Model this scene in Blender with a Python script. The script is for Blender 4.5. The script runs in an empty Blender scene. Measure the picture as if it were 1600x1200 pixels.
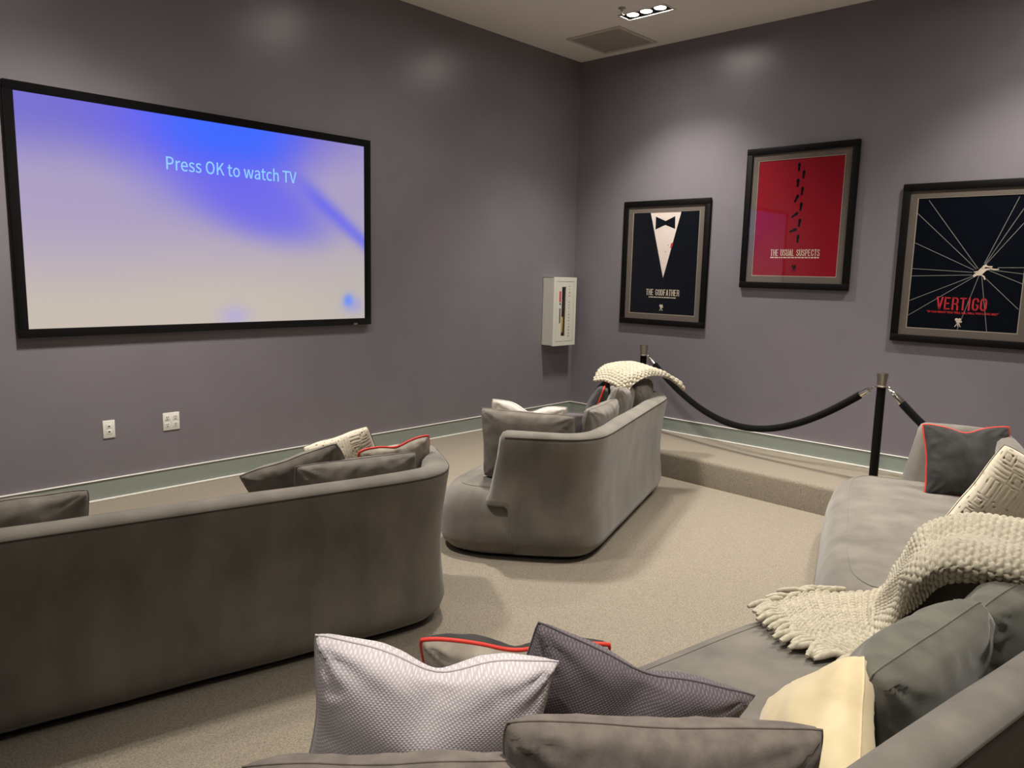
import bpy, bmesh, math, random
from mathutils import Vector, Matrix, noise
random.seed(7)
SC = bpy.context.scene
COL = SC.collection

# ------------------------------------------------------------------ camera
def cam_axes(yaw, pitch, roll):
    sy, cy, sp, cp = math.sin(yaw), math.cos(yaw), math.sin(pitch), math.cos(pitch)
    f = Vector((sy*cp, cy*cp, sp)); r = Vector((cy, -sy, 0)); u = r.cross(f)
    c, s = math.cos(roll), math.sin(roll)
    return c*r + s*u, -s*r + c*u, f
r_, u_, f_ = cam_axes(.818, -.145, .023)
cd = bpy.data.cameras.new('camera'); cam = bpy.data.objects.new('camera', cd); COL.objects.link(cam)
cd.sensor_fit = 'HORIZONTAL'; cd.sensor_width = 36.0; cd.lens = 1197.14/1600*36.0
cd.clip_start = .05; cd.clip_end = 60
M = Matrix((r_, u_, -f_)).transposed().to_4x4(); M.translation = Vector((-6.546, -5.250, 1.5355))
cam.matrix_world = M
SC.camera = cam

# ------------------------------------------------------------------ world, lamps, exposure
wd = bpy.data.worlds.new('world'); SC.world = wd; wd.use_nodes = True
wd.node_tree.nodes['Background'].inputs[0].default_value = (.05, .05, .05, 1)
wd.node_tree.nodes['Background'].inputs[1].default_value = .2
vs = SC.view_settings
vs.view_transform = 'Standard'; vs.look = 'None'; vs.gamma = 1; vs.use_curve_mapping = False
vs.exposure = 0.0
CEIL = 3.707
FLOOR = -.225
# recessed three-lamp ceiling fixtures: centre x, y, lamp power, point the lamp heads are aimed at, cone
FIXTURES = [(-.88, -1.38, 108, (-.74, -1.42, 0), 104, .35), (-.88, -4.22, 100, (-.78, -4.22, 0), 104, .35),
            (-2.72, -1.38, 150, (-2.45, -2.75, 0), 92, .55), (-2.60, -4.00, 130, (-2.1, -4.10, 0), 84, .25), (-4.87, -1.50, 150, (-5.15, -.75, 0), 100, .55),
            (-5.35, -4.68, 128, (-5.15, -4.62, 0), 72, .04), (-7.0, -4.75, 48, (-6.0, -4.55, .5), 66, .04)]
FIX = [f[:3] for f in FIXTURES]
WARM = (1, .94, .855)
for fx, fy, w, aim, cone, spill in FIXTURES:
    for k in (-1, 0, 1):
        ld = bpy.data.lights.new('lamp_light', 'SPOT'); lo = bpy.data.objects.new('lamp_light', ld); COL.objects.link(lo)
        ld.energy = w; ld.color = WARM; ld.spot_size = math.radians(cone); ld.spot_blend = 1.0; ld.shadow_soft_size = .03
        lo.location = (fx, fy + k*.135, CEIL - .015)
        lo.rotation_euler = (Vector(aim)-Vector((fx, fy, CEIL))).to_track_quat('-Z', 'Y').to_euler()
    ld = bpy.data.lights.new('lamp_spill', 'SPOT'); lo = bpy.data.objects.new('lamp_spill', ld); COL.objects.link(lo)      # wide scattered part of the fixture's light
    ld.energy = w*spill; ld.color = WARM; ld.spot_size = math.radians(142); ld.spot_blend = 1.0; ld.shadow_soft_size = .06; lo.location = (fx, fy, CEIL - .02)

# ------------------------------------------------------------------ helpers
def srgb(r, g, b):
    def c(v):
        v /= 255
        return v/12.92 if v <= .04045 else ((v+.055)/1.055)**2.4
    return (c(r), c(g), c(b), 1)
def new_mat(name, col, rough=.6, spec=.5, metal=0, sheen=0, emit=None, es=1):
    m = bpy.data.materials.new(name); m.use_nodes = True
    b = m.node_tree.nodes['Principled BSDF']
    b.inputs['Base Color'].default_value = col; b.inputs['Roughness'].default_value = rough
    b.inputs['Specular IOR Level'].default_value = spec; b.inputs['Metallic'].default_value = metal
    b.inputs['Sheen Weight'].default_value = sheen
    if emit: b.inputs['Emission Color'].default_value = emit; b.inputs['Emission Strength'].default_value = es
    return m
def N(m, t, **kw):
    n = m.node_tree.nodes.new(t)
    for k, v in kw.items(): setattr(n, k, v)
    return n
def L(m, a, b): m.node_tree.links.new(a, b)
def noise_mat(name, c1, c2, scale, rough=.9, sheen=0, bump=0, bscale=None, detail=4, spec=.3, lo=.35, hi=.65, stretch=None, bdist=.01):
    """two colours mottled by noise, with a second finer noise as relief"""
    m = new_mat(name, c1, rough, spec, 0, sheen)
    b = m.node_tree.nodes['Principled BSDF']
    tc = N(m, 'ShaderNodeTexCoord'); src = tc.outputs['Object']
    if stretch:
        mp = N(m, 'ShaderNodeMapping'); mp.inputs['Scale'].default_value = stretch; L(m, src, mp.inputs[0]); src = mp.outputs[0]
    nz = N(m, 'ShaderNodeTexNoise'); nz.inputs['Scale'].default_value = scale; nz.inputs['Detail'].default_value = detail
    L(m, src, nz.inputs['Vector'])
    cr = N(m, 'ShaderNodeValToRGB'); cr.color_ramp.elements[0].position = lo; cr.color_ramp.elements[1].position = hi
    cr.color_ramp.elements[0].color = c1; cr.color_ramp.elements[1].color = c2
    L(m, nz.outputs['Fac'], cr.inputs[0]); L(m, cr.outputs[0], b.inputs['Base Color'])
    if bump:
        n2 = N(m, 'ShaderNodeTexNoise'); n2.inputs['Scale'].default_value = bscale or scale*3; n2.inputs['Detail'].default_value = 3
        L(m, src, n2.inputs['Vector'])
        bp = N(m, 'ShaderNodeBump'); bp.inputs['Strength'].default_value = bump; bp.inputs['Distance'].default_value = bdist
        L(m, n2.outputs['Fac'], bp.inputs['Height']); L(m, bp.outputs[0], b.inputs['Normal'])
    return m
def weave_mat(name, c1, c2, freq, bump=.4, rough=.9, diag=True, sheen=.2):
    """woven cloth: threads crossing in UV space"""
    m = new_mat(name, c1, rough, .2, 0, sheen)
    b = m.node_tree.nodes['Principled BSDF']
    tc = N(m, 'ShaderNodeTexCoord')
    mp = N(m, 'ShaderNodeMapping'); mp.inputs['Rotation'].default_value = (0, 0, math.radians(45 if diag else 0)); L(m, tc.outputs['UV'], mp.inputs[0])
    wa = N(m, 'ShaderNodeTexWave', bands_direction='X'); wb = N(m, 'ShaderNodeTexWave', bands_direction='Y')
    for w in (wa, wb):
        w.inputs['Scale'].default_value = freq; w.inputs['Distortion'].default_value = .6; w.inputs['Detail'].default_value = 1; L(m, mp.outputs[0], w.inputs[0])
    mx = N(m, 'ShaderNodeMath', operation='MULTIPLY'); L(m, wa.outputs['Fac'], mx.inputs[0]); L(m, wb.outputs['Fac'], mx.inputs[1])
    cr = N(m, 'ShaderNodeValToRGB'); cr.color_ramp.elements[0].color = c2; cr.color_ramp.elements[1].color = c1
    cr.color_ramp.elements[1].position = .5
    L(m, mx.outputs[0], cr.inputs[0]); L(m, cr.outputs[0], b.inputs['Base Color'])
    bp = N(m, 'ShaderNodeBump'); bp.inputs['Strength'].default_value = bump; bp.inputs['Distance'].default_value = .002
    L(m, mx.outputs[0], bp.inputs['Height']); L(m, bp.outputs[0], b.inputs['Normal'])
    return m

def link(name, me, mat=None, parent=None):
    o = bpy.data.objects.new(name, me); COL.objects.link(o)
    if mat is not None:
        for m in (mat if isinstance(mat, (list, tuple)) else [mat]): me.materials.append(m)
    if parent is not None: o.parent = parent
    return o
def from_data(name, verts, faces, mat=None, parent=None, smooth=False):
    me = bpy.data.meshes.new(name); me.from_pydata([tuple(v) for v in verts], [], faces)
    me.validate(); me.update()
    bm = bmesh.new(); bm.from_mesh(me); bmesh.ops.recalc_face_normals(bm, faces=bm.faces); bm.to_mesh(me); bm.free()
    if smooth: me.shade_smooth()
    return link(name, me, mat, parent)
def bm_obj(name, bm, mat=None, parent=None, smooth=False, angle=None):
    me = bpy.data.meshes.new(name); bmesh.ops.recalc_face_normals(bm, faces=bm.faces); bm.to_mesh(me); bm.free()
    if smooth:
        me.shade_smooth()
        if angle: me.set_sharp_from_angle(angle=math.radians(angle))
    return link(name, me, mat, parent)
def add_box(bm, lo, hi, bevel=0, seg=2):
    lo, hi = Vector(lo), Vector(hi); c = (lo+hi)/2; s = hi-lo
    r = bmesh.ops.create_cube(bm, size=1, matrix=Matrix.Translation(c) @ Matrix.Diagonal((s.x, s.y, s.z, 1)))
    if bevel:
        es = list({e for v in r['verts'] for e in v.link_edges})
        bmesh.ops.bevel(bm, geom=es, offset=bevel, segments=seg, affect='EDGES', profile=.5)
def box(name, lo, hi, mat, parent=None, bevel=0, seg=2):
    bm = bmesh.new(); add_box(bm, lo, hi, bevel, seg); return bm_obj(name, bm, mat, parent, bevel > 0, 40)
def add_lathe(bm, prof, base=(0, 0, 0), n=24, axis=None):
    """prof: (radius, height) pairs"""
    base = Vector(base); rings = []
    q = Vector((0, 0, 1)).rotation_difference(Vector(axis)) if axis else None
    for r, z in prof:
        ring = []
        for i in range(n):
            a = 2*math.pi*i/n; p = Vector((r*math.cos(a), r*math.sin(a), z))
            ring.append(bm.verts.new(base + (q @ p if q else p)))
        rings.append(ring)
    for a, b in zip(rings, rings[1:]):
        for i in range(n): bm.faces.new((a[i], a[(i+1) % n], b[(i+1) % n], b[i]))
    if prof[0][0] > 1e-5: bm.faces.new(rings[0][::-1])
    if prof[-1][0] > 1e-5: bm.faces.new(rings[-1])
def lathe(name, prof, mat, parent=None, base=(0, 0, 0), n=24, axis=None):
    bm = bmesh.new(); add_lathe(bm, prof, base, n, axis); return bm_obj(name, bm, mat, parent, True, 35)
def add_tube(bm, pts, r, n=10, closed=False):
    pts = [Vector(p) for p in pts]; m = len(pts); rings = []; prev = None
    for i, p in enumerate(pts):
        t = (pts[(i+1) % m]-pts[i-1]) if closed else (pts[min(i+1, m-1)]-pts[max(i-1, 0)])
        t.normalize()
        if prev is None:
            a = t.orthogonal().normalized()
        else:
            a = (prev - t*prev.dot(t)); a = a.normalized() if a.length > 1e-6 else t.orthogonal().normalized()
        prev = a; b = t.cross(a)
        rr = r[i] if isinstance(r, (list, tuple)) else r
        rings.append([bm.verts.new(p + (a*math.cos(2*math.pi*k/n) + b*math.sin(2*math.pi*k/n))*rr) for k in range(n)])
    pr = list(zip(rings, rings[1:])) + ([(rings[-1], rings[0])] if closed else [])
    for A, B in pr:
        for k in range(n): bm.faces.new((A[k], A[(k+1) % n], B[(k+1) % n], B[k]))
    if not closed: bm.faces.new(rings[0][::-1]); bm.faces.new(rings[-1])
def tube(name, pts, r, mat, parent=None, n=10, closed=False):
    bm = bmesh.new(); add_tube(bm, pts, r, n, closed); return bm_obj(name, bm, mat, parent, True, 50)
def tag(o, label, cat, group=None):
    o['label'] = label; o['category'] = cat
    if group: o['group'] = group
    return o
def thing(name, label, cat, loc=(0, 0, 0), rotz=0, group=None):
    o = bpy.data.objects.new(name, None); COL.objects.link(o); o.empty_display_size = .1
    o.location = loc; o.rotation_euler = (0, 0, rotz)
    return tag(o, label, cat, group)
def struct(o): o['kind'] = 'structure'; return o
def catmull(P, n, closed=False):
    P = [Vector(p) for p in P]; m = len(P); out = []
    segs = m if closed else m-1
    for s in range(segs):
        p0 = P[(s-1) % m] if closed else P[max(s-1, 0)]
        p1, p2 = P[s % m], P[(s+1) % m]
        p3 = P[(s+2) % m] if closed else P[min(s+2, m-1)]
        for k in range(n):
            t = k/n
            out.append(.5*((2*p1) + (p2-p0)*t + (2*p0-5*p1+4*p2-p3)*t*t + (3*p1-p0-3*p2+p3)*t**3))
    if not closed: out.append(P[-1])
    return out
def smooth01(t): t = max(0, min(1, t)); return t*t*(3-2*t)

# ------------------------------------------------------------------ materials
M_WALL = noise_mat('wall_paint', srgb(122, 117, 123), srgb(125, 120, 126), 3, rough=.32, bump=.05, bscale=260, spec=.42, bdist=.002)
M_CEIL = new_mat('ceiling_paint', srgb(243, 237, 231), .8)
M_CARPET = noise_mat('carpet', srgb(116, 108, 95), srgb(158, 148, 132), 150, rough=1, sheen=.15, bump=.6, bscale=260, spec=.05, lo=.3, hi=.7, bdist=.004)
M_BASE = new_mat('baseboard_vinyl', srgb(142, 150, 142), .4)
M_TRIM_LIT = new_mat('white_trim_and_lit_edge', srgb(225, 222, 214), .5)
M_BLACK = new_mat('black_satin', srgb(13, 11, 11), .5, .15)
M_VELVET = new_mat('black_velvet', srgb(12, 11, 12), .95, .1, 0, .1)
M_SOFA = noise_mat('sofa_suede', srgb(106, 101, 93), srgb(128, 122, 113), 5, rough=.92, sheen=.3, bump=.12, bscale=60, spec=.12, detail=6, stretch=(1, 1, .55), bdist=.004)
M_SEAM = new_mat('sofa_seam', srgb(78, 72, 66), .9, .1)
M_PLINTH = new_mat('sofa_plinth', srgb(20, 18, 17), .8)
M_CHROME = new_mat('chrome', srgb(225, 220, 212), .14, .5, 1)
M_STEEL = new_mat('brushed_steel', srgb(190, 182, 172), .3, .5, 1)
M_MAT = new_mat('mat_board', srgb(104, 95, 87), .9)
M_WHITE = new_mat('white_plastic', srgb(232, 228, 220), .35)
M_DARK = new_mat('dark_recess', srgb(18, 16, 15), .9)
M_CAB = new_mat('cabinet_enamel', srgb(214, 213, 200), .4)
M_GLASS = bpy.data.materials.new('clear_glass'); M_GLASS.use_nodes = True
nt = M_GLASS.node_tree; nt.nodes.clear()
_o = nt.nodes.new('ShaderNodeOutputMaterial'); _m = nt.nodes.new('ShaderNodeMixShader'); _t = nt.nodes.new('ShaderNodeBsdfTransparent'); _g = nt.nodes.new('ShaderNodeBsdfGlossy'); _f = nt.nodes.new('ShaderNodeFresnel')
_g.inputs['Roughness'].default_value = .02; _f.inputs['IOR'].default_value = 1.5
_gm = nt.nodes.new('ShaderNodeNewGeometry'); _mr = nt.nodes.new('ShaderNodeMapRange'); _mr.inputs['To Min'].default_value = 1.65; _mr.inputs['To Max'].default_value = 1/1.65
nt.links.new(_gm.outputs['Backfacing'], _mr.inputs['Value']); nt.links.new(_mr.outputs[0], _f.inputs['IOR'])      # same reflection from both sides of the thin pane
nt.links.new(_f.outputs[0], _m.inputs[0]); nt.links.new(_t.outputs[0], _m.inputs[1]); nt.links.new(_g.outputs[0], _m.inputs[2]); nt.links.new(_m.outputs[0], _o.inputs[0])

# ------------------------------------------------------------------ room shell
XL, YB = -9.2, -7.6           # far sides of the room, behind the camera
struct(box('floor', (XL, YB, FLOOR-.1), (.1, .1, FLOOR), M_CARPET))
# raised carpeted platform along the poster wall and the screen wall, one L-shaped slab with a rounded nosing
def platform():
    edge = [(-.94, YB), (-.90, -4.2), (-.87, -3.3), (-.83, -2.4), (-.80, -1.7), (-.82, -1.2), (-1.0, -.86), (-1.4, -.74), (-2.2, -1.0), (-3.05, -1.30), (-3.6, -1.34), (-4.5, -1.13), (-6.5, -.7), (XL, -.3)]
    pts = catmull([(x, y, 0) for x, y in edge], 8)
    sec = [(0, FLOOR-.02), (0, -.035), (.004, -.018), (.014, -.006), (.034, 0)]
    V, F = [], []
    for i, p in enumerate(pts):
        t = pts[min(i+1, len(pts)-1)]-pts[max(i-1, 0)]; t.normalize(); nrm = Vector((t.y, -t.x, 0))   # towards the wall side
        for o, z in sec: V.append((p.x+nrm.x*o, p.y+nrm.y*o, z))
    k = len(sec)
    for i in range(len(pts)-1):
        for j in range(k-1): F.append((i*k+j, (i+1)*k+j, (i+1)*k+j+1, i*k+j+1))
    b = len(V); V += [(XL, .05, 0), (.05, .05, 0), (.05, YB, 0)]
    F.append(tuple(i*k+k-1 for i in range(len(pts))) + (b, b+1, b+2))
    return from_data('floor_platform', V, F, M_CARPET, smooth=True)
pf = struct(platform())
pf.data.set_sharp_from_angle(angle=math.radians(50))
struct(box('wall_screen_side', (XL, 0, FLOOR-.1), (.1, .1, CEIL+.1), M_WALL))
struct(box('wall_poster_side', (0, YB, FLOOR-.1), (.1, 0, CEIL+.1), M_WALL))
struct(box('wall_rear', (XL, YB-.1, FLOOR-.1), (.1, YB, CEIL+.1), M_WALL))
struct(box('wall_far_left', (XL-.1, YB-.1, FLOOR-.1), (XL, .1, CEIL+.1), M_WALL))
# ceiling with the fixture openings left out
FW, FL = .15, .44
def ceiling():
    xs = sorted({XL, .0} | {round(fx+s*FW/2, 4) for fx, _, _ in FIX for s in (-1, 1)})
    ys = sorted({YB, .0} | {round(fy+s*FL/2, 4) for _, fy, _ in FIX for s in (-1, 1)})
    V = [(x, y, CEIL) for x in xs for y in ys]; F = []; ny = len(ys)
    for i in range(len(xs)-1):
        for j in range(ny-1):
            cx, cy = (xs[i]+xs[i+1])/2, (ys[j]+ys[j+1])/2
            if any(abs(cx-fx) < FW/2 and abs(cy-fy) < FL/2 for fx, fy, _ in FIX): continue
            F.append((i*ny+j, i*ny+j+1, (i+1)*ny+j+1, (i+1)*ny+j))
    return from_data('ceiling', V, F, M_CEIL)
struct(ceiling())
BH = .137
def baseboard(name, lo, hi, ax):
    b = struct(box(name, lo, hi, M_BASE))
    for nm, z0, z1, t in (('lit_top_edge', BH-.003, BH+.004, .006), ('bottom_bead', 0, .012, .016)):  # white top strip paints in the light caught by the board's upper edge
        l2, h2 = list(lo), list(hi); l2[2], h2[2] = z0, z1; l2[ax] = lo[ax]-t
        if ax == 1: h2[0] -= .018
        box(nm, l2, h2, M_TRIM_LIT, b, .003)
    return b
baseboard('baseboard_screen_side', (XL, -.014, 0), (0, 0, BH), 1)
baseboard('baseboard_poster_side', (-.014, YB, 0), (0, 0, BH), 0)

# ------------------------------------------------------------------ ceiling fixtures, vent, sprinkler
M_LAMP = new_mat('lamp_lens', srgb(255, 250, 240), .4, emit=(1, .95, .88, 1), es=110)
M_BAFFLE = new_mat('fixture_baffle', srgb(70, 64, 58), .5)
FIXNAMES = {0: 'recessed three-lamp ceiling light nearest the corner, beside the square vent'}
PLACES = ['', 'recessed three-lamp ceiling light above the poster with pale rays',
          'recessed three-lamp ceiling light above the small sofa back', 'recessed three-lamp ceiling light above the sofa with the tasselled throw',
          'recessed three-lamp ceiling light in front of the projection screen', 'recessed three-lamp ceiling light above the nearest sofa', 'recessed three-lamp ceiling light behind the nearest sofa']
for i, (fx, fy, w) in enumerate(FIX):
    t = thing('ceiling_light', FIXNAMES.get(i, PLACES[i]), 'ceiling light', (fx, fy, CEIL), 0, 'recessed three-lamp ceiling lights')
    bm = bmesh.new(); b = .013
    for lo, hi in (((-FW/2-b, -FL/2-b, -.006), (-FW/2+.002, FL/2+b, .004)), ((FW/2-.002, -FL/2-b, -.006), (FW/2+b, FL/2+b, .004)),
                   ((-FW/2, -FL/2-b, -.006), (FW/2, -FL/2+.002, .004)), ((-FW/2, FL/2-.002, -.006), (FW/2, FL/2+b, .004))): add_box(bm, lo, hi)
    bm_obj('trim_frame', bm, M_WHITE, t)
    bm = bmesh.new()
    add_box(bm, (-FW/2, -FL/2, .10), (FW/2, FL/2, .11))
    for s in (-1, 1):
        add_box(bm, (s*FW/2-.002, -FL/2, 0), (s*FW/2+.002, FL/2, .105)); add_box(bm, (-FW/2, s*FL/2-.002, 0), (FW/2, s*FL/2+.002, .105))
    bm_obj('housing', bm, M_BAFFLE, t)
    for k in (-1, 0, 1):
        lp = lathe('lamp', [(.03, .10), (.045, .07), (.052, .006), (.048, .006), (.046, .03), (.0, .055)], M_STEEL, t, (0, k*.135, 0), 20)
        lathe('lens', [(.0, .012), (.025, .010), (.045, .008), (.047, .016), (.0, .02)], M_LAMP, lp, (0, k*.135, 0), 20)
v = thing('air_vent', 'square grey-brown ceiling vent panel in a pale frame near the room corner', 'vent', (-.432, -.70, CEIL))
bm = bmesh.new(); a, c = .305, .275
for lo, hi in (((-a, -a, -.012), (-c, a, 0)), ((c, -a, -.012), (a, a, 0)), ((-c, -a, -.012), (c, -c, 0)), ((-c, c, -.012), (c, a, 0))): add_box(bm, lo, hi, .002, 1)
bm_obj('frame', bm, new_mat('vent_frame', srgb(205, 195, 186), .6), v)
box('grille_panel', (-c, -c, -.004), (c, c, -.001), noise_mat('vent_mesh', srgb(160, 149, 140), srgb(170, 159, 149), 400, .8), v)
s = thing('sprinkler', 'small chrome fire sprinkler hanging from the ceiling beside the light', 'sprinkler', (-1.10, -1.29, CEIL))
lathe('escutcheon', [(.03, 0), (.03, -.006), (.012, -.012)], M_STEEL, s)
lathe('body', [(.011, -.01), (.011, -.03), (.006, -.034), (.006, -.055)], M_STEEL, s, n=14)
lathe('deflector', [(.0, -.055), (.018, -.057), (.018, -.060), (0, -.061)], M_STEEL, s, n=14)

# ------------------------------------------------------------------ text
try:                                                                        # the sans face that ships inside Blender, else its built-in one
    import os
    FONT = bpy.data.fonts.load(os.path.join(bpy.utils.resource_path('LOCAL'), 'datafiles', 'fonts', 'Noto Sans CJK Regular.woff2'))
except Exception:
    FONT = None
def text_mesh(name, s, w, h, mat, parent=None, bold=0.0, depth=.0008, u=Vector((1, 0, 0)), v=Vector((0, 0, 1)), o=Vector((0, 0, 0)), vertical=False, space=1.0):
    """lettering fitted to w x h, lower left corner at o, along u and v"""
    cu = bpy.data.curves.new(name, 'FONT'); cu.body = s; cu.offset = bold; cu.extrude = .01; cu.resolution_u = 3
    if FONT: cu.font = FONT
    cu.space_character = space
    if vertical: cu.space_line = .85; cu.align_x = 'CENTER'
    to = bpy.data.objects.new(name, cu); COL.objects.link(to)
    dg = bpy.context.evaluated_depsgraph_get(); dg.update()
    me = bpy.data.meshes.new_from_object(to.evaluated_get(dg))
    bpy.data.objects.remove(to); bpy.data.curves.remove(cu)
    xs = [q.co.x for q in me.vertices]; ys = [q.co.y for q in me.vertices]
    x0, x1, y0, y1 = min(xs), max(xs), min(ys), max(ys); n = u.cross(v)
    for q in me.vertices:
        X, Y, Z = (q.co.x-x0)/(x1-x0)*w, (q.co.y-y0)/(y1-y0)*h, (depth if q.co.z > 0 else 0)
        q.co = o + u*X + v*Y + n*Z
    me.materials.clear()
    return link(name, me, mat, parent)

# ------------------------------------------------------------------ projection screen on the screen wall
SX0, SX1, SZ0, SZ1 = -5.196, -2.762, 1.133, 2.501
ps = thing('projection_screen', 'large black-framed projection screen showing a blue and beige start page', 'screen', ((SX0+SX1)/2, 0, SZ0))
cx = (SX0+SX1)/2; W, Hh = SX1-SX0, SZ1-SZ0; fw = .052
bm = bmesh.new()
for lo, hi in (((-W/2-fw, -.042, -fw), (W/2+fw, -.002, 0)), ((-W/2-fw, -.042, Hh), (W/2+fw, -.002, Hh+fw)), ((-W/2-fw, -.042, 0), (-W/2, -.002, Hh)), ((W/2, -.042, 0), (W/2+fw, -.002, Hh))):
    add_box(bm, lo, hi, .004, 2)
bm_obj('frame', bm, M_VELVET, ps, True, 40)
def screen_image():
    nx, nz = 128, 72; V, F, C = [], [], []
    def mix(a, b, t): t = max(0, min(1, t)); return tuple(p+(q-p)*t for p, q in zip(a, b))
    for j in range(nz+1):
        for i in range(nx+1):
            u, w = i/nx, j/nz
            V.append((-W/2+W*u, -.02, Hh*w))
            d = noise.noise(Vector((u*2.2, w*1.6, 3.1)))*.08
            base = mix((200, 188, 176), (172, 160, 196), smooth01((w-.05)/.55+d))
            base = mix(base, (186, 178, 172), smooth01((u-.55)/.5)*smooth01((.75-w)/.5)*.6)
            base = mix(base, (122, 114, 208), smooth01((w-.62-.12*u+d)/.34)*(1 if u < .75 else max(0, 1-(u-.75)*2.6)))
            # main blue mass under the top edge, running down to the right
            r = math.hypot((u-.50)/.36, (w-1.04)/(.46+.14*u))
            base = mix(base, (104, 100, 246), smooth01(1.25-r+d))
            r = math.hypot((u-.53)/.25, (w-1.03)/.30)
            base = mix(base, (66, 108, 255), smooth01(1.25-r))
            q = math.hypot((u-.64)/.27, (w-.62+.35*(u-.64))/.22)
            base = mix(base, (106, 102, 240), smooth01(1.25-q)*.75)
            # streak towards the right edge
            yl = .80-(u-.72)*1.25
            if u > .7: base = mix(base, (96, 98, 246), math.exp(-((w-yl)/(.05+.05*(1-u)))**2)*smooth01((u-.66)/.2)*.7)
            base = mix(base, (84, 140, 255), math.exp(-(((u-.935)/.018)**2+((w-.105)/.035)**2)))
            base = mix(base, (150, 150, 235), .55*math.exp(-(((u-.955)/.04)**2+((w-.08)/.05)**2)))
            base = mix(base, (176, 170, 222), .7*math.exp(-(((u-.535)/.05)**2+((w-.03)/.06)**2)))
            C.append(srgb(*base))
    for j in range(nz):
        for i in range(nx):
            a = j*(nx+1)+i; F.append((a, a+1, a+nx+2, a+nx+1))
    me = bpy.data.meshes.new('screen_fabric'); me.from_pydata(V, [], F); me.update()
    ca = me.color_attributes.new('image', 'FLOAT_COLOR', 'POINT')
    for i, c in enumerate(C): ca.data[i].color = c
    m = new_mat('screen_image', (0, 0, 0, 1), .9, .02)
    b = m.node_tree.nodes['Principled BSDF']; at = N(m, 'ShaderNodeVertexColor'); at.layer_name = 'image'
    b.inputs['Base Color'].default_value = (.0, .0, .0, 1)
    L(m, at.outputs[0], b.inputs['Emission Color']); b.inputs['Emission Strength'].default_value = 1.0
    return link('screen_fabric', me, m, ps)
screen_image()
text_mesh('lettering', 'Press OK to watch TV', .963, .092, new_mat('screen_letters', (0, 0, 0, 1), emit=srgb(142, 204, 255), es=1), ps, .002, .001,
          Vector((1, 0, 0)), Vector((0, 0, 1)), Vector((-4.338-cx, -.0215, 2.152-SZ0)))
box('badge', (-2.885-cx, -.0435, 1.083-SZ0), (-2.850-cx, -.0415, 1.096-SZ0), M_STEEL, ps)

# ------------------------------------------------------------------ wall plates
def plate(name, label, x0, x1, z0, z1, holes, sub):
    t = thing(name, label, 'wall plate', ((x0+x1)/2, 0, z0)); w, h = x1-x0, z1-z0
    box('cover_plate', (-w/2, -.007, 0), (w/2, 0, h), M_WHITE, t, .003)
    for (u, q) in sub: box('insert', (u*w-.017, -.009, q*h-.017), (u*w+.017, -.006, q*h+.017), M_WHITE, t, .002)
    for (u, q, a, b2) in holes: box('slot', (u*w-a, -.0095, q*h-b2), (u*w+a, -.0085, q*h+b2), M_DARK, t)
    return t
plate('jack_plate', 'narrow white wall plate with two dark jacks, under the screen', -4.808, -4.734, .406, .523, [(0, .36, .006, .004), (0, .66, .006, .004)], [(0, .36), (0, .66)])
hs = []
for u in (-.24, .24):
    for q in (.3, .7):
        hs += [(u-.045, q+.05, .002, .006), (u+.05, q+.05, .002, .006), (u, q-.06, .003, .003)]
plate('outlet_plate', 'square white wall plate with four sockets, right of the narrow one', -4.425, -4.312, .406, .528, hs, [(u, q) for u in (-.24, .24) for q in (.3, .7)])

# ------------------------------------------------------------------ framed posters
PW, PH = .966, 1.212
UY, UZ = Vector((0, -1, 0)), Vector((0, 0, 1))
def flat(name, polys, mat, parent, lift):
    """flat printed shapes on the poster sheet: each poly is a list of (across, up) in the frame's own metres"""
    V, F = [], []
    for p in polys:
        b = len(V); V += [(-lift, -q[0], q[1]) for q in p]; F.append(tuple(range(b, b+len(p))))
    return from_data(name, V, F, mat, parent)
def bar(p, q, w):
    p, q = Vector(p), Vector(q); d = (q-p).normalized(); n = Vector((-d.y, d.x))*w/2
    return [p+n, q+n, q-n, p-n]
def ell(c, a, b, rot=0, n=18):
    cr, sr = math.cos(rot), math.sin(rot); out = []
    for i in range(n):
        x, y = a*math.cos(2*math.pi*i/n), b*math.sin(2*math.pi*i/n); out.append((c[0]+x*cr-y*sr, c[1]+x*sr+y*cr))
    return out
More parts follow.
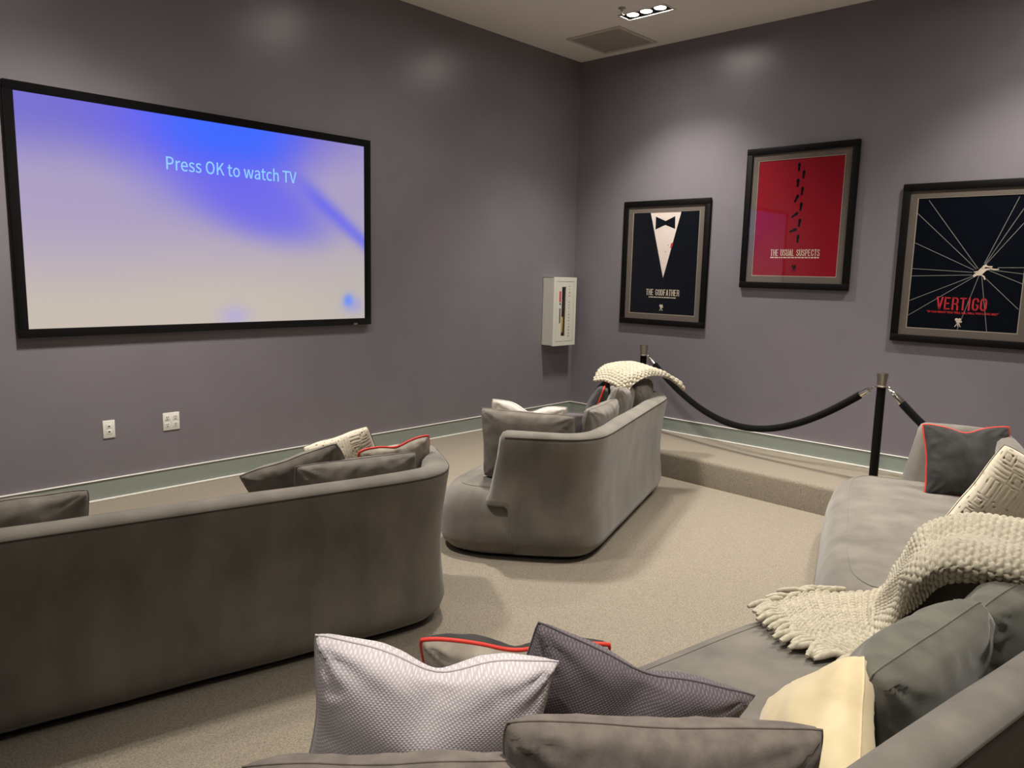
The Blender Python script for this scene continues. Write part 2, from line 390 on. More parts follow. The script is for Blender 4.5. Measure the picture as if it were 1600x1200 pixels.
def poster(label, ymid, z0, paper):
    t = thing('framed_poster', label, 'poster', (0, ymid+PW/2, z0), 0, 'framed posters on the wall')
    f = .055; bm = bmesh.new()
    for lo, hi in (((-.034, -PW, 0), (-.002, 0, f)), ((-.034, -PW, PH-f), (-.002, 0, PH)), ((-.034, -f, f), (-.002, 0, PH-f)), ((-.034, -PW, f), (-.002, -PW+f, PH-f))): add_box(bm, lo, hi, .004, 2)
    bm_obj('frame', bm, M_BLACK, t, True, 40)
    box('backing_board', (-.012, -PW+f-.003, f-.003), (-.004, -f+.003, PH-f+.003), M_DARK, t)
    i = .108; bm = bmesh.new(); k = f-.004
    for lo, hi in (((-.019, -PW+k, k), (-.016, -k, i)), ((-.019, -PW+k, PH-i), (-.016, -k, PH-k)), ((-.019, -i, i), (-.016, -k, PH-i)), ((-.019, -PW+k, i), (-.016, -PW+i, PH-i))): add_box(bm, lo, hi)
    bm_obj('mat_board', bm, M_MAT, t)
    bm = bmesh.new(); j = i+.005
    for lo, hi in (((-.0175, -PW+i, i), (-.0145, -i, j)), ((-.0175, -PW+i, PH-j), (-.0145, -i, PH-i)), ((-.0175, -j, j), (-.0145, -i, PH-j)), ((-.0175, -PW+i, j), (-.0145, -PW+j, PH-j))): add_box(bm, lo, hi)
    bm_obj('mat_bevel', bm, M_CREAMCARD, t)
    pr = box('print_sheet', (-.0135, -PW+j-.01, j-.01), (-.012, -j+.01, PH-j+.01), paper, t)
    from_data('glass', [(-.026, -k, k), (-.026, -PW+k, k), (-.026, -PW+k, PH-k), (-.026, -k, PH-k)], [(0, 1, 2, 3)], M_GLASS, t)
    return t, pr
M_CREAMCARD = new_mat('cream_card', srgb(180, 168, 150), .8)
M_INK = new_mat('print_black', srgb(12, 17, 25), 1, 0)
M_RED = new_mat('print_red', srgb(142, 16, 34), .6, .1)
M_PALE = new_mat('print_cream', srgb(232, 216, 196), .7)
M_SHIRT = new_mat('print_shirt', srgb(228, 214, 206), .7)
M_RAY = new_mat('print_ray', srgb(140, 136, 130), .7)
M_REDTXT = new_mat('print_red_letters', srgb(205, 40, 50), .7)
def camera_icon(c, h, mat, parent):
    x, y = c; s = h
    flat('camera_mark', [ell((x-.17*s, y+.33*s), .17*s, .17*s), ell((x+.14*s, y+.35*s), .15*s, .15*s), [(x-.2*s, y-.02*s), (x+.2*s, y-.02*s), (x+.2*s, y+.25*s), (x-.2*s, y+.25*s)],
                     [(x+.2*s, y+.06*s), (x+.38*s, y-.0*s), (x+.38*s, y+.2*s), (x+.2*s, y+.16*s)],
                     bar((x, y), (x-.3*s, y-.5*s), .07*s), bar((x, y), (x+.3*s, y-.5*s), .07*s), bar((x, y), (x, y-.45*s), .07*s)], mat, parent, .0148)
def small_print(x0, x1, y, h, mat, parent, seed):
    rnd = random.Random(seed); x = x0; P = []
    while x < x1-.004:
        w = min(rnd.uniform(.012, .034), x1-x); P.append([(x, y), (x+w, y), (x+w, y+h), (x, y+h)]); x += w+.006
    flat('small_print', P, mat, parent, .0147)
def P_(t, y, z): return (y - t[0], z - t[1])
# poster A: dinner jacket
t, pr = poster('black framed poster of a dark dinner jacket and black bow tie, leftmost of three', -1.1225, 1.047, M_INK)
A = (.6395, 1.047)
flat('shirt_shape', [[P_(A, .948, 2.148), P_(A, 1.294, 2.148), P_(A, 1.125, 1.512)]], M_SHIRT, pr, .0140)
flat('bow_tie_shape', [[P_(A, 1.011, 2.105), P_(A, 1.122, 2.060), P_(A, 1.122, 2.022), P_(A, 1.012, 1.980)], [P_(A, 1.122, 2.060), P_(A, 1.228, 2.103), P_(A, 1.233, 1.982), P_(A, 1.122, 2.022)]], M_INK, pr, .0144)
flat('rose_mark', [ell(P_(A, 1.205, 1.83), .012, .016), ell(P_(A, 1.196, 1.81), .008, .01), ell(P_(A, 1.212, 1.845), .008, .008)], M_REDTXT, pr, .0147)
for q in ((1.165, 1.83), (1.14, 1.765)): flat('button', [ell(P_(A, *q), .006, .006)], M_RAY, pr, .0147)
# a narrow poster capital face drawn as strokes: polylines in a unit box
GLYPH = {'T': [[(0, .93), (1, .93)], [(.5, 1), (.5, 0)]], 'H': [[(.13, 0), (.13, 1)], [(.87, 0), (.87, 1)], [(.13, .5), (.87, .5)]],
  'E': [[(.14, 0), (.14, 1)], [(.0, .93), (.95, .93)], [(.1, .5), (.8, .5)], [(.0, .07), (.95, .07)]], 'F': [[(.14, 0), (.14, 1)], [(0, .93), (.95, .93)], [(.1, .5), (.8, .5)]],
  'O': [[(.13, .22), (.13, .78), (.34, .93), (.66, .93), (.87, .78), (.87, .22), (.66, .07), (.34, .07), (.13, .22)]],
  'G': [[(.87, .70), (.87, .80), (.66, .93), (.34, .93), (.13, .78), (.13, .22), (.34, .07), (.66, .07), (.87, .22), (.87, .48)], [(.55, .45), (1, .45)]],
  'C': [[(.87, .66), (.87, .80), (.66, .93), (.34, .93), (.13, .78), (.13, .22), (.34, .07), (.66, .07), (.87, .20), (.87, .34)]],
  'D': [[(.13, 0), (.13, 1)], [(.05, .93), (.6, .93), (.87, .76), (.87, .24), (.6, .07), (.05, .07)]], 'A': [[(.1, 0), (.5, 1)], [(.9, 0), (.5, 1)], [(.25, .24), (.75, .24)]],
  'R': [[(.13, 0), (.13, 1)], [(.05, .93), (.65, .93), (.87, .82), (.87, .60), (.65, .48), (.1, .48)], [(.68, .48), (.87, .34), (.9, 0)]],
  'P': [[(.13, 0), (.13, 1)], [(.05, .93), (.65, .93), (.87, .82), (.87, .56), (.65, .43), (.1, .43)]], 'U': [[(.13, 1), (.13, .22), (.34, .07), (.66, .07), (.87, .22), (.87, 1)]],
  'S': [[(.87, .72), (.87, .80), (.66, .93), (.34, .93), (.13, .80), (.13, .66), (.87, .36), (.87, .20), (.66, .07), (.34, .07), (.13, .20), (.13, .30)]],
  'L': [[(.14, 1), (.14, 0)], [(0, .07), (.95, .07)]], 'V': [[(.08, 1), (.5, 0)], [(.92, 1), (.5, 0)]], 'I': [[(.5, 0), (.5, 1)]]}
def ptext(name, s, A, y0, y1, z0, z1, mat, pr, wt=.27):
    adv = [(.5 if ch == ' ' else .45 if ch == 'I' else 1.0) for ch in s]; gap = .22
    tot = sum(adv)+gap*(len(s)-1); k = (y1-y0)/tot; h = z1-z0; x = y0-A[0]; P = []; w = wt*k
    for ch, ad in zip(s, adv):
        if ch != ' ':
            for pl in GLYPH[ch]:
                q = [(x+((p[0]-.5)*1.0+ad/2)*k, z0-A[1]+p[1]*h) for p in pl]
                for a, b in zip(q, q[1:]):
                    d = Vector((b[0]-a[0], b[1]-a[1])); d.normalize(); e = w*.18 if len(pl) > 2 else 0
                    P.append(bar((a[0]-d.x*e, a[1]-d.y*e), (b[0]+d.x*e, b[1]+d.y*e), w*(1 if abs(d.y) > .5 else .75)))
        x += (ad+gap)*k
    return flat(name, P, mat, pr, .0146)
ptext('title_lettering', 'THE GODFATHER', A, .938, 1.315, 1.340, 1.402, M_PALE, pr)
small_print(.972-A[0], 1.279-A[0], 1.318-A[1], .009, M_PALE, pr, 1)
camera_icon(P_(A, 1.121, 1.222), .062, M_PALE, pr)
# poster B: red with footprints
t, pr = poster('black framed red poster with a trail of dark footprints, highest and in the middle', -2.423, 1.444, M_RED)
A = (1.940, 1.444)
STEPS = [(2.412, 2.473, 0), (2.456, 2.409, -.05), (2.411, 2.342, 0), (2.453, 2.272, -.05), (2.408, 2.211, -.45), (2.452, 2.143, -.1), (2.404, 2.074, -.95), (2.450, 2.007, -.1), (2.398, 1.944, -1.2), (2.446, 1.874, -.05)]
for y, z, r in STEPS:
    c = Vector(P_(A, y, z)); cr, sr = math.cos(r), math.sin(r)
    rot = lambda q: (c.x+q[0]*cr-q[1]*sr, c.y+q[0]*sr+q[1]*cr)
    flat('footprint', [[rot(q) for q in ell((0, .016), .0135, .021)], [rot(q) for q in ((-.009, .002), (.009, .002), (.008, -.016), (-.008, -.016))], [rot(q) for q in ell((0, -.022), .010, .013)]], M_INK, pr, .0142)
ptext('title_lettering', 'THE USUAL SUSPECTS', A, 2.210, 2.643, 1.727, 1.785, M_PALE, pr)
small_print(2.211-A[0], 2.640-A[0], 1.710-A[1], .009, M_PALE, pr, 2)
camera_icon(P_(A, 2.430, 1.622), .060, M_INK, pr)
# poster C: rays and falling figure
t, pr = poster('black framed dark poster with pale rays around a falling figure, rightmost of three', -3.745, 1.066, M_INK)
A = (3.262, 1.066)
CY, CZ = 3.845, 1.620
rays = [((3.825, 1.640), (3.447, 2.150)), ((3.815, 1.635), (3.376, 2.055)), ((3.80, 1.628), (3.376, 1.832)), ((3.79, 1.612), (3.376, 1.634)), ((3.79, 1.592), (3.376, 1.577)), ((3.80, 1.585), (3.376, 1.386)), ((3.81, 1.582), (3.376, 1.270)),
        ((3.862, 1.675), (4.037, 2.150)), ((3.868, 1.672), (4.114, 2.150)), ((3.872, 1.670), (4.114, 2.010)), ((3.95, 1.648), (4.114, 1.650)), ((3.90, 1.632), (4.114, 1.605)), ((3.89, 1.630), (4.114, 1.535)), ((3.885, 1.565), (4.108, 1.352)), ((3.835, 1.585), (3.730, 1.180)), ((3.855, 1.580), (3.925, 1.180))]
flat('ray_lines', [bar(P_(A, *a), P_(A, *b), .0042) for a, b in rays], M_RAY, pr, .0140)
K = lambda x, y: P_(A, 3.795+(x-615)*.000392, 1.577+(470-y)*.000392)
flat('figure_shape', [[K(*q) for q in p] for p in (
    [(612, 445), (640, 415), (690, 360), (735, 300), (765, 290), (800, 310), (830, 345), (790, 395), (745, 440), (690, 440), (640, 472)],
    [(630, 385), (625, 372), (700, 350), (690, 385)], [(740, 300), (780, 245), (820, 232), (850, 262), (930, 262), (915, 292), (850, 285), (815, 275), (790, 310)],
    [(800, 310), (910, 300), (960, 312), (1035, 310), (1035, 328), (960, 335), (900, 318), (830, 345)], [(740, 438), (770, 422), (815, 450), (838, 505), (820, 520), (805, 505), (800, 475), (765, 445)])], M_PALE, pr, .0144)
ptext('title_lettering', 'VERTIGO', A, 3.571, 3.908, 1.328, 1.424, M_REDTXT, pr)
text_mesh('quote_lettering', '\u201cIF I DO WHAT YOU TELL ME, WILL YOU LOVE ME?\u201d', .482, .021, M_REDTXT, pr, .012, .0006, UY, UZ, Vector((-.0146, -(3.508-A[0]), 1.297-A[1])))
camera_icon(P_(A, 3.731, 1.235), .066, M_PALE, pr)

# ------------------------------------------------------------------ fire extinguisher cabinet
CX0, CX1, CZ0, CZ1, CD = -.509, -.142, .786, 1.494, .14
cb = thing('extinguisher_cabinet', 'white wall cabinet with slit window and red vertical lettering by the corner', 'cabinet', ((CX0+CX1)/2, 0, CZ0))
cw, ch = CX1-CX0, CZ1-CZ0
bm = bmesh.new(); th = .006
for lo, hi in (((-cw/2, -CD, 0), (-cw/2+th, 0, ch)), ((cw/2-th, -CD, 0), (cw/2, 0, ch)), ((-cw/2, -CD, 0), (cw/2, 0, th)), ((-cw/2, -CD, ch-th), (cw/2, 0, ch)), ((-cw/2, -th, 0), (cw/2, -.001, ch))): add_box(bm, lo, hi)
bm_obj('body', bm, M_CAB, cb)
sx0, sx1, sz0, sz1 = -.050, .016, .10, .61
def frame_boxes(bm, x0, x1, z0, z1, i, y0, y1):
    for lo, hi in (((x0, y0, z0), (x1, y1, z0+i)), ((x0, y0, z1-i), (x1, y1, z1)), ((x0, y0, z0+i), (x0+i, y1, z1-i)), ((x1-i, y0, z0+i), (x1, y1, z1-i))): add_box(bm, lo, hi)
bm = bmesh.new(); frame_boxes(bm, -cw/2, cw/2, 0, ch, .042, -CD-.012, -CD)
bm_obj('face_frame', bm, M_CAB, cb)
bm = bmesh.new(); dx0, dx1, dz0, dz1 = -cw/2+.046, cw/2-.046, .046, ch-.046
for lo, hi in (((dx0, -CD-.010, dz0), (sx0, -CD-.001, dz1)), ((sx1, -CD-.010, dz0), (dx1, -CD-.001, dz1)), ((sx0, -CD-.010, dz0), (sx1, -CD-.001, sz0)), ((sx0, -CD-.010, sz1), (sx1, -CD-.001, dz1))): add_box(bm, lo, hi)
dr = bm_obj('door', bm, M_CAB, cb)
from_data('window_pane', [(sx0, -CD-.004, sz0), (sx1, -CD-.004, sz0), (sx1, -CD-.004, sz1), (sx0, -CD-.004, sz1)], [(0, 1, 2, 3)], M_GLASS, dr)
text_mesh('lettering', '\n'.join('FIRE EXTINGUISHER'), .026, .53, new_mat('red_letters', srgb(176, 60, 50), .5), dr, .012, .0008, Vector((1, 0, 0)), UZ, Vector((.058, -CD-.0102, .09)), True)
box('pull_tab', (-.092, -CD-.013, .455), (-.066, -CD-.009, .565), new_mat('red_tab', srgb(205, 60, 80), .5), dr)
lathe('lock', [(.008, 0), (.008, .006), (0, .006)], M_DARK, dr, (-.078, -CD-.009, .435), 14, (0, -1, 0))
box('latch', (-.088, -CD-.016, .24), (-.070, -CD-.009, .39), M_STEEL, dr, .003)
ex = thing('fire_extinguisher', 'small dark fire extinguisher with yellow label seen through the cabinet slit', 'extinguisher', ((CX0+CX1)/2-.016, -.074, CZ0+th))
lathe('cylinder', [(.05, 0), (.055, .012), (.055, .36), (.04, .40), (.02, .42), (.02, .44)], new_mat('extinguisher_dark', srgb(60, 14, 14), .3), ex)
lathe('label_band', [(.0555, .13), (.0558, .131), (.0558, .29), (.0555, .291)], new_mat('yellow_label', srgb(215, 180, 90), .5), ex)
box('handle', (-.015, -.05, .44), (.015, .03, .47), M_STEEL, ex, .005)

# ------------------------------------------------------------------ stanchions and ropes
def stanchion(x, y, label):
    t = thing('stanchion', label, 'stanchion', (x, y, 0), 0, 'rope barrier stanchions')
    lathe('base', [(.0, 0), (.165, 0), (.168, .008), (.150, .018), (.05, .034), (.034, .04), (.034, .05)], M_BLACK, t, n=36)
    lathe('pole', [(.0315, .03), (.0315, .757)], M_BLACK, t, n=24)
    lathe('cap', [(.034, .755), (.038, .757), (.038, .762), (.033, .765), (.033, .78), (.041, .85), (.041, .855), (.036, .857), (.0, .857)], M_STEEL, t, n=28)
    lathe('collar_ring', [(.034, .752), (.046, .754), (.046, .760), (.034, .762)], M_CHROME, t, n=28)
    return t
S1, S2, S3 = Vector((-.19, -1.06, 0)), Vector((-.56, -3.40, 0)), Vector((-.55, -5.15, 0))
stanchion(*S1.xy, 'black stanchion with steel cap, behind the small sofa and left of the posters')
stanchion(*S2.xy, 'black stanchion with steel cap, standing beside the sofa end under the red poster')
def rope(P, Q, low, label):
    d = (Q-P).normalized(); zt = .757
    a, b = P + d*.046 + Vector((0, 0, zt)), Q - d*.046 + Vector((0, 0, zt))
    t = thing('barrier_rope', label, 'rope', (a+b)/2 - Vector((0, 0, zt)), 0, 'black barrier ropes')
    org = t.location.copy()
    span = (b-a).length; n = 48
    def pt(s):   # parabola-like hang
        k = 4*s*(1-s); p = a.lerp(b, s); return Vector((p.x, p.y, zt - (zt-low)*(k*.86+.14*k*k))) - org
    e = .105/span
    tube('rope_body', [pt(e+(1-2*e)*i/n) for i in range(n+1)], .029, M_VELVET, t, 14)
    for s0, s1 in ((0, e), (1, 1-e)):
        p0, p1, pm = pt(s0), pt(s1), pt(s0+(s1-s0)*.45)
        cp = tube('end_ferrule', [pm, p1, p1+(p1-pm)*.08], [.020, .028, .027], M_CHROME, t, 14)
        for i in range(3):                                                   # chain links and snap hook
            c = p0.lerp(pm, (i+.5)/3); ax = (pm-p0).normalized(); sd = ax.cross(Vector((0, 0, 1))).normalized() if i % 2 else ax.cross(ax.cross(Vector((0, 0, 1)))).normalized()
            tube('chain_link', [c + ax*math.cos(q*math.pi/6)*.014 + sd*math.sin(q*math.pi/6)*.0085 for q in range(12)], .0028, M_CHROME, t, 6, True)
    return t
rope(S1, S2, .245, 'long black velvet rope hanging between the two stanchions')
rope(S2, S3, .262, 'black velvet rope running from the right stanchion down behind the sofa arm')
stanchion(*S3.xy, 'black stanchion with steel cap hidden behind the right sofa')

# ------------------------------------------------------------------ sofas
HALF = [(0, 0), (.40, 0), (.72, .0), (.89, .025), (1.0, .11), (1.07, .27), (1.13, .48), (1.19, .74), (1.165, .98), (1.0, 1.13), (.72, 1.18), (.36, 1.19), (0, 1.19)]
def outline(n=200, ext=0, deep=.86, right=0):
    sy = lambda y: y if y < .3 else .3+(y-.3)*deep
    P = [Vector((x+right*max(0, 1-y/.7)*(1 if x > .5 else x*2), sy(y), 0)) for x, y in HALF] + [Vector((-x-(ext if x > .5 else ext*.5), sy(y), 0)) for x, y in HALF[-2:0:-1]]
    c = catmull(P, 30, True)
    d = [0]
    for a, b in zip(c, c[1:]+c[:1]): d.append(d[-1]+(b-a).length)
    out, j = [], 0
    for i in range(n):
        s = d[-1]*i/n
        while d[j+1] < s: j += 1
        t = (s-d[j])/(d[j+1]-d[j]); out.append(c[j].lerp(c[(j+1) % len(c)], t))
    return out, d[-1]
OUT, PERI = outline(240)
def out_at(s):
    """point and inward normal of the outline at arc length s (0 is the middle of the back)"""
    n = len(OUT); f = (s/PERI*n) % n; i = int(f); t = f-i
    p = OUT[i].lerp(OUT[(i+1) % n], t); d = (OUT[(i+1) % n]-OUT[i]).lerp(OUT[(i+2) % n]-OUT[(i+1) % n], t).normalized()
    return p, Vector((-d.y, d.x, 0))
BODY = [(.042, .03), (.004, .065), (-.016, .12), (-.010, .20), (.002, .28), (.022, .345), (.055, .392), (.10, .418), (.125, .424)]
def sofa(label, loc, deg, seed, ext=0, deep=.86, right=0):
    global OUT, PERI
    OUT, PERI = outline(240, ext, deep, right)
    t = thing('sofa', label, 'sofa', loc, math.radians(deg), 'grey suede sofas')
    n = len(OUT); V, F = [], []; LTL, LTR = 1.50 + ext, 1.50 + (.12 if deep > .9 else 0) + right*.6      # arc lengths from the middle of the back to the arm tips
    def fold(x, y, k): return noise.noise(Vector((x*2.2+seed, y*2.2, k)))*.006
    rings = []
    for o, z in BODY:
        ring = []
        for i in range(n):
            sv = PERI*i/n; LT = LTR if sv < PERI/2 else LTL; sv = min(sv, PERI-sv)
            p, nm = out_at(PERI*i/n); q = p+nm*(o+.02*smooth01((LT-.13-sv)/.12)); ring.append((q.x, q.y, z + (fold(q.x, q.y, 1) if z > .3 else 0)))
        rings.append(ring)
    for k, dz in ((.1, .007), (.25, .014), (.45, .019), (.65, .022), (.85, .024)):
        ring = []
        for i in range(n):
            x, y, z = rings[len(BODY)-1][i]; sx, sy = x*.4, .55
            X, Y = x+(sx-x)*k, y+(sy-y)*k
            ring.append((X, Y, z+dz+fold(X, Y, 5)))
        rings.append(ring)
    for r in rings: V += r
    for j in range(len(rings)-1):
        for i in range(n): F.append((j*n+i, j*n+(i+1) % n, (j+1)*n+(i+1) % n, (j+1)*n+i))
    b = len(V)-n
    F.append(tuple(range(b, b+n)))
    me = bpy.data.meshes.new('seat_base'); me.from_pydata(V, [], F); me.validate(); me.update()
    bm = bmesh.new(); bm.from_mesh(me); bmesh.ops.recalc_face_normals(bm, faces=bm.faces); bm.to_mesh(me); bm.free(); me.shade_smooth()
    link('seat_base', me, M_SOFA, t)
    tube('seat_piping', [Vector(rings[8][i])+Vector((0, 0, .001)) for i in range(n)], .003, M_SOFA, t, 6, True)
    # backrest shell with its two short arms, one closed skin swept round the back
    SEC = [(.040, .03), (.002, .065), (-.018, .12), (-.012, .20), (.0, .30), (.004, .42), (-.006, .56), (-.022, .68), (-.034, .755), (-.032, .782), (-.012, .802), (.028, .812), (.066, .806), (.090, .786), (.100, .74), (.112, .60), (.140, .44), (.17, .33), (.16, .2)]
    T = [-1+2*i/150 for i in range(151)]
    V, F, seam = [], [], []
    m = len(SEC)
    for ti in T:
        for j, (o, z) in enumerate(SEC):
            Lz = (LTR if ti > 0 else LTL) + .085*smooth01((.80-z)/.62)
            s = ti*Lz; e = Lz-abs(s)                                          # distance to the arm tip
            if j <= 4 and e < .19:                                            # the arm's lower edge lifts off the base near its tip
                zz = z + (.335+j*.012-z)*smooth01((.19-e)/.05); o2 = -.014 if j else .03
            else: zz, o2 = z, o
            rr = .055
            if e < rr:
                k = math.sqrt(max(0, 1-((rr-e)/rr)**2)); mid = .045 if z > .6 else (.045 + (.6-z)*.08)
                o2 = mid + (o2-mid)*(.25+.75*k)
                if z > .6: zz = zz - (1-k)*.05*smooth01((z-.6)/.2)
            p, nm = out_at(s % PERI); q = p+nm*o2
            V.append((q.x, q.y, zz + .004*noise.noise(Vector((q.x*3+seed, q.y*3, z*2)))))
            if j == 9: seam.append((q+nm*-.001).to_tuple()[:2] + (zz,))
    for i in range(len(T)-1):
        for j in range(m): F.append((i*m+j, (i+1)*m+j, (i+1)*m+(j+1) % m, i*m+(j+1) % m))
    F.append(tuple(range(m))); F.append(tuple(range((len(T)-1)*m, len(T)*m)))
    from_data('backrest', V, F, M_SOFA, t, True)
    tube('back_piping', seam[2:-2], .0035, M_SEAM, t, 6)
    V = []
    for z in (0, .045):
        for i in range(0, n, 3):
            p, nm = out_at(PERI*i/n); q = p+nm*.075; V.append((q.x, q.y, z))
    k = len(V)//2
    from_data('plinth', V, [(i, (i+1) % k, k+(i+1) % k, k+i) for i in range(k)], M_PLINTH, t)
    return t
def place(corner, deg, right=False):
    """sofa centre-of-back point from one outer back corner"""
    a = math.radians(deg); d = Vector((math.cos(a), math.sin(a), 0)); c = Vector((corner[0], corner[1], FLOOR))
    return c + d*(-.96 if right else .96)
LM, LL, LR, LN = place((-2.93, -2.56), 19.3), place((-4.12, -2.55), -12.5, True), place((-2.74, -4.94), 19.3), place((-3.70, -5.12), -10.4, True)
sofa('curved grey sofa seen from behind, at the left under the projection screen', LL, -12.5, 1, .34)
sofa('small grey sofa standing in the middle of the room, arm end towards the camera', LM, 19.3, 2)
sofa('grey sofa at the right whose rounded seat front faces the aisle', LR, 19.3, 3, 0, .82, .24)
sofa('grey sofa nearest the camera, heaped with cushions', LN, -10.4, 4, .3, .98)

# ------------------------------------------------------------------ cushions
def cushion(label, at, face, tilt, roll, w, h, t, mat, back=None, pipe=None, chop=0, pinch=.05, seed=0, group=None, frame=None, pattern=False, res=40, power=.37, seam=None, wrinkle=1):
    """a stuffed cushion: two skins meeting in a seam; at = centre, face = heading of its front, tilt = lean backwards"""
    if frame:
        a = math.radians(frame[1]); d = Vector((math.cos(a), math.sin(a))); n = Vector((-d.y, d.x))
        c = Vector((frame[0].x+d.x*at[0]+n.x*at[1], frame[0].y+d.y*at[0]+n.y*at[1], at[2])); face += frame[1]
    else: c = Vector(at)
    ph, th = math.radians(face), math.radians(tilt)
    f = Vector((math.cos(ph), math.sin(ph), 0)); z = Vector((0, 0, 1)); x = z.cross(f)
    up = z*math.cos(th)-f*math.sin(th); nf = f*math.cos(th)+z*math.sin(th)
    R = Matrix((x, up, nf)).transposed().to_4x4() @ Matrix.Rotation(math.radians(roll), 4, 'Z')
    root = thing('cushion', label, 'cushion', c, 0, group); root.matrix_world = Matrix.Translation(c) @ R
    if pattern: res = 150
    rnd = random.Random(seed); ox = rnd.uniform(0, 50)
    def outl(u, v):
        X = w/2*u*(1-pinch*(1-v*v)); Y = h/2*v*(1-pinch*(1-u*u))
        r = (abs(u)*abs(v))**6; X -= r*.012*(1 if u > 0 else -1); Y -= r*.012*(1 if v > 0 else -1)
        if chop: Y -= chop*math.exp(-(u/.33)**2)*max(0, v)**1.5
        nz = noise.noise(Vector((u*2.3+ox, v*2.3, 1.7)))
        return X + nz*.006, Y + noise.noise(Vector((u*2.3+ox, v*2.3, 7.7)))*.006
    def thick(u, v):
        g = max(0, (1-u*u)*(1-v*v))**power
        e = min(1-abs(u), 1-abs(v))
        wr = 0
        if not pattern:
            k = math.exp(-((e-.13)/.13)**2)                                  # gathers along the seam
            q = v if (1-abs(u)) < (1-abs(v)) else u
            wr = k*.006*math.sin(q*17+6*noise.noise(Vector((u*3+ox, v*3, 0)))) * (.4+.6*abs(noise.noise(Vector((q*3, ox, 2)))))
            cr = (abs(u)*abs(v))**2; wr += cr*.010*math.sin(11*math.atan2(1-abs(v), 1-abs(u))+ox)*min(1, e*14)
        b = noise.noise(Vector((u*1.7+ox, v*1.7, 4)))*.14
        if chop: g *= 1-.45*math.exp(-(u/.16)**2)*smooth01((v+.1)/1.1)
        return t/2*g*(1+b) + wr*wrinkle*min(1, e*10)
    def relief(u, v):
        """raised basket and key bars, 0 in the gaps"""
        k = 7.0; U, V2 = (u+1)/2*k, (v+1)/2*k; i, j = int(U), int(V2); a, b = U-i, V2-j
        q = (i*3+j*5+(i*j) % 3) % 4
        if q == 0: m = abs(math.sin(a*math.pi*3.5))
        elif q == 1: m = abs(math.sin(b*math.pi*3.5))
        else:
            e = max(abs(a-.5), abs(b-.5))*2; m = abs(math.sin(e*math.pi*2.3+.4))
        m = smooth01((m-.28)/.3)
        if (int(U*5)*7+int(V2*5)*3) % 4 and m < .5: m = .75
        if q < 2 and u < -.1: m = max(m, .4)
        return m
    for side, nm, mt in ((1, 'front_panel', mat), (-1, 'back_panel', back or mat)):
        V, F, UV, C = [], [], [], []
        for j in range(res+1):
            for i in range(res+1):
                u, v = -1+2*i/res, -1+2*j/res
                u, v = math.sin(u*math.pi/2)*.35+u*.65, math.sin(v*math.pi/2)*.35+v*.65
                X, Y = outl(u, v); Z = thick(u, v)
                if pattern:
                    m = relief(u, v); C.append(m); Z += (m-.5)*.006*min(1, 12*min(1-abs(u), 1-abs(v)))
                V.append((X, Y, Z*side)); UV.append((X*10, Y*10))
        for j in range(res):
            for i in range(res):
                a = j*(res+1)+i; q = (a, a+1, a+res+2, a+res+1); F.append(q if side > 0 else q[::-1])
        me = bpy.data.meshes.new(nm); me.from_pydata(V, [], F); me.update()
        ul = me.uv_layers.new(name='UVMap')
        for lp in me.loops: ul.data[lp.index].uv = UV[lp.vertex_index]
        if pattern:
            ca = me.color_attributes.new('yarn', 'FLOAT_COLOR', 'POINT')
            for i, m in enumerate(C): ca.data[i].color = (m, m, m, 1)
        me.shade_smooth(); link(nm, me, mt, root)
    rim = [(-1+2*i/24, -1) for i in range(24)] + [(1, -1+2*i/24) for i in range(24)] + [(1-2*i/24, 1) for i in range(24)] + [(-1, 1-2*i/24) for i in range(24)]
    E_ = [outl(u, v) for u, v in rim]
    tube('piping' if pipe else 'seam', [(p[0], p[1], 0) for p in E_], .006 if pipe else .0028, pipe or seam or mat, root, 8, True)
    return root
M_TAUPE = noise_mat('taupe_linen', srgb(104, 96, 90), srgb(122, 113, 105), 26, rough=.95, sheen=.2, bump=.25, bscale=320, spec=.1, bdist=.002, stretch=(1, .35, 1))
M_MOSS = noise_mat('moss_grey_velvet', srgb(97, 96, 86), srgb(116, 114, 103), 12, rough=.9, sheen=.35, bump=.1, bscale=90, spec=.1, bdist=.003)
M_GREYC = noise_mat('grey_cushion_suede', srgb(108, 102, 94), srgb(126, 119, 110), 14, rough=.92, sheen=.3, bump=.12, bscale=80, spec=.1, bdist=.003)
M_WEAVE_W = weave_mat('white_basket_weave', srgb(226, 218, 220), srgb(196, 188, 192), 4.5)
M_WEAVE_M = weave_mat('mauve_grey_weave', srgb(124, 115, 119), srgb(92, 85, 90), 4.5)
M_CHARC = noise_mat('charcoal_velvet', srgb(54, 53, 52), srgb(66, 65, 63), 14, rough=.9, sheen=.12, spec=.1)
M_GREIGE = noise_mat('greige_velvet', srgb(150, 141, 128), srgb(176, 167, 152), 16, rough=.9, sheen=.3, spec=.1)
M_PIPE = new_mat('red_piping', srgb(214, 54, 38), .6)
M_CREAM = noise_mat('cream_velvet', srgb(216, 198, 158), srgb(228, 212, 174), 10, rough=.9, sheen=.3, spec=.1)
M_OFFW = noise_mat('off_white_cotton', srgb(214, 206, 196), srgb(226, 218, 208), 20, rough=.9, sheen=.2, spec=.1)
M_KNIT = new_mat('knit_pillow_yarn', srgb(224, 214, 190), .95, .1)
_a = N(M_KNIT, 'ShaderNodeVertexColor'); _a.layer_name = 'yarn'; _r = N(M_KNIT, 'ShaderNodeValToRGB')
_r.color_ramp.elements[0].color = srgb(118, 106, 92); _r.color_ramp.elements[1].color = srgb(232, 222, 200); _r.color_ramp.elements[1].position = .6
L(M_KNIT, _a.outputs[0], _r.inputs[0]); L(M_KNIT, _r.outputs[0], M_KNIT.node_tree.nodes['Principled BSDF'].inputs['Base Color'])
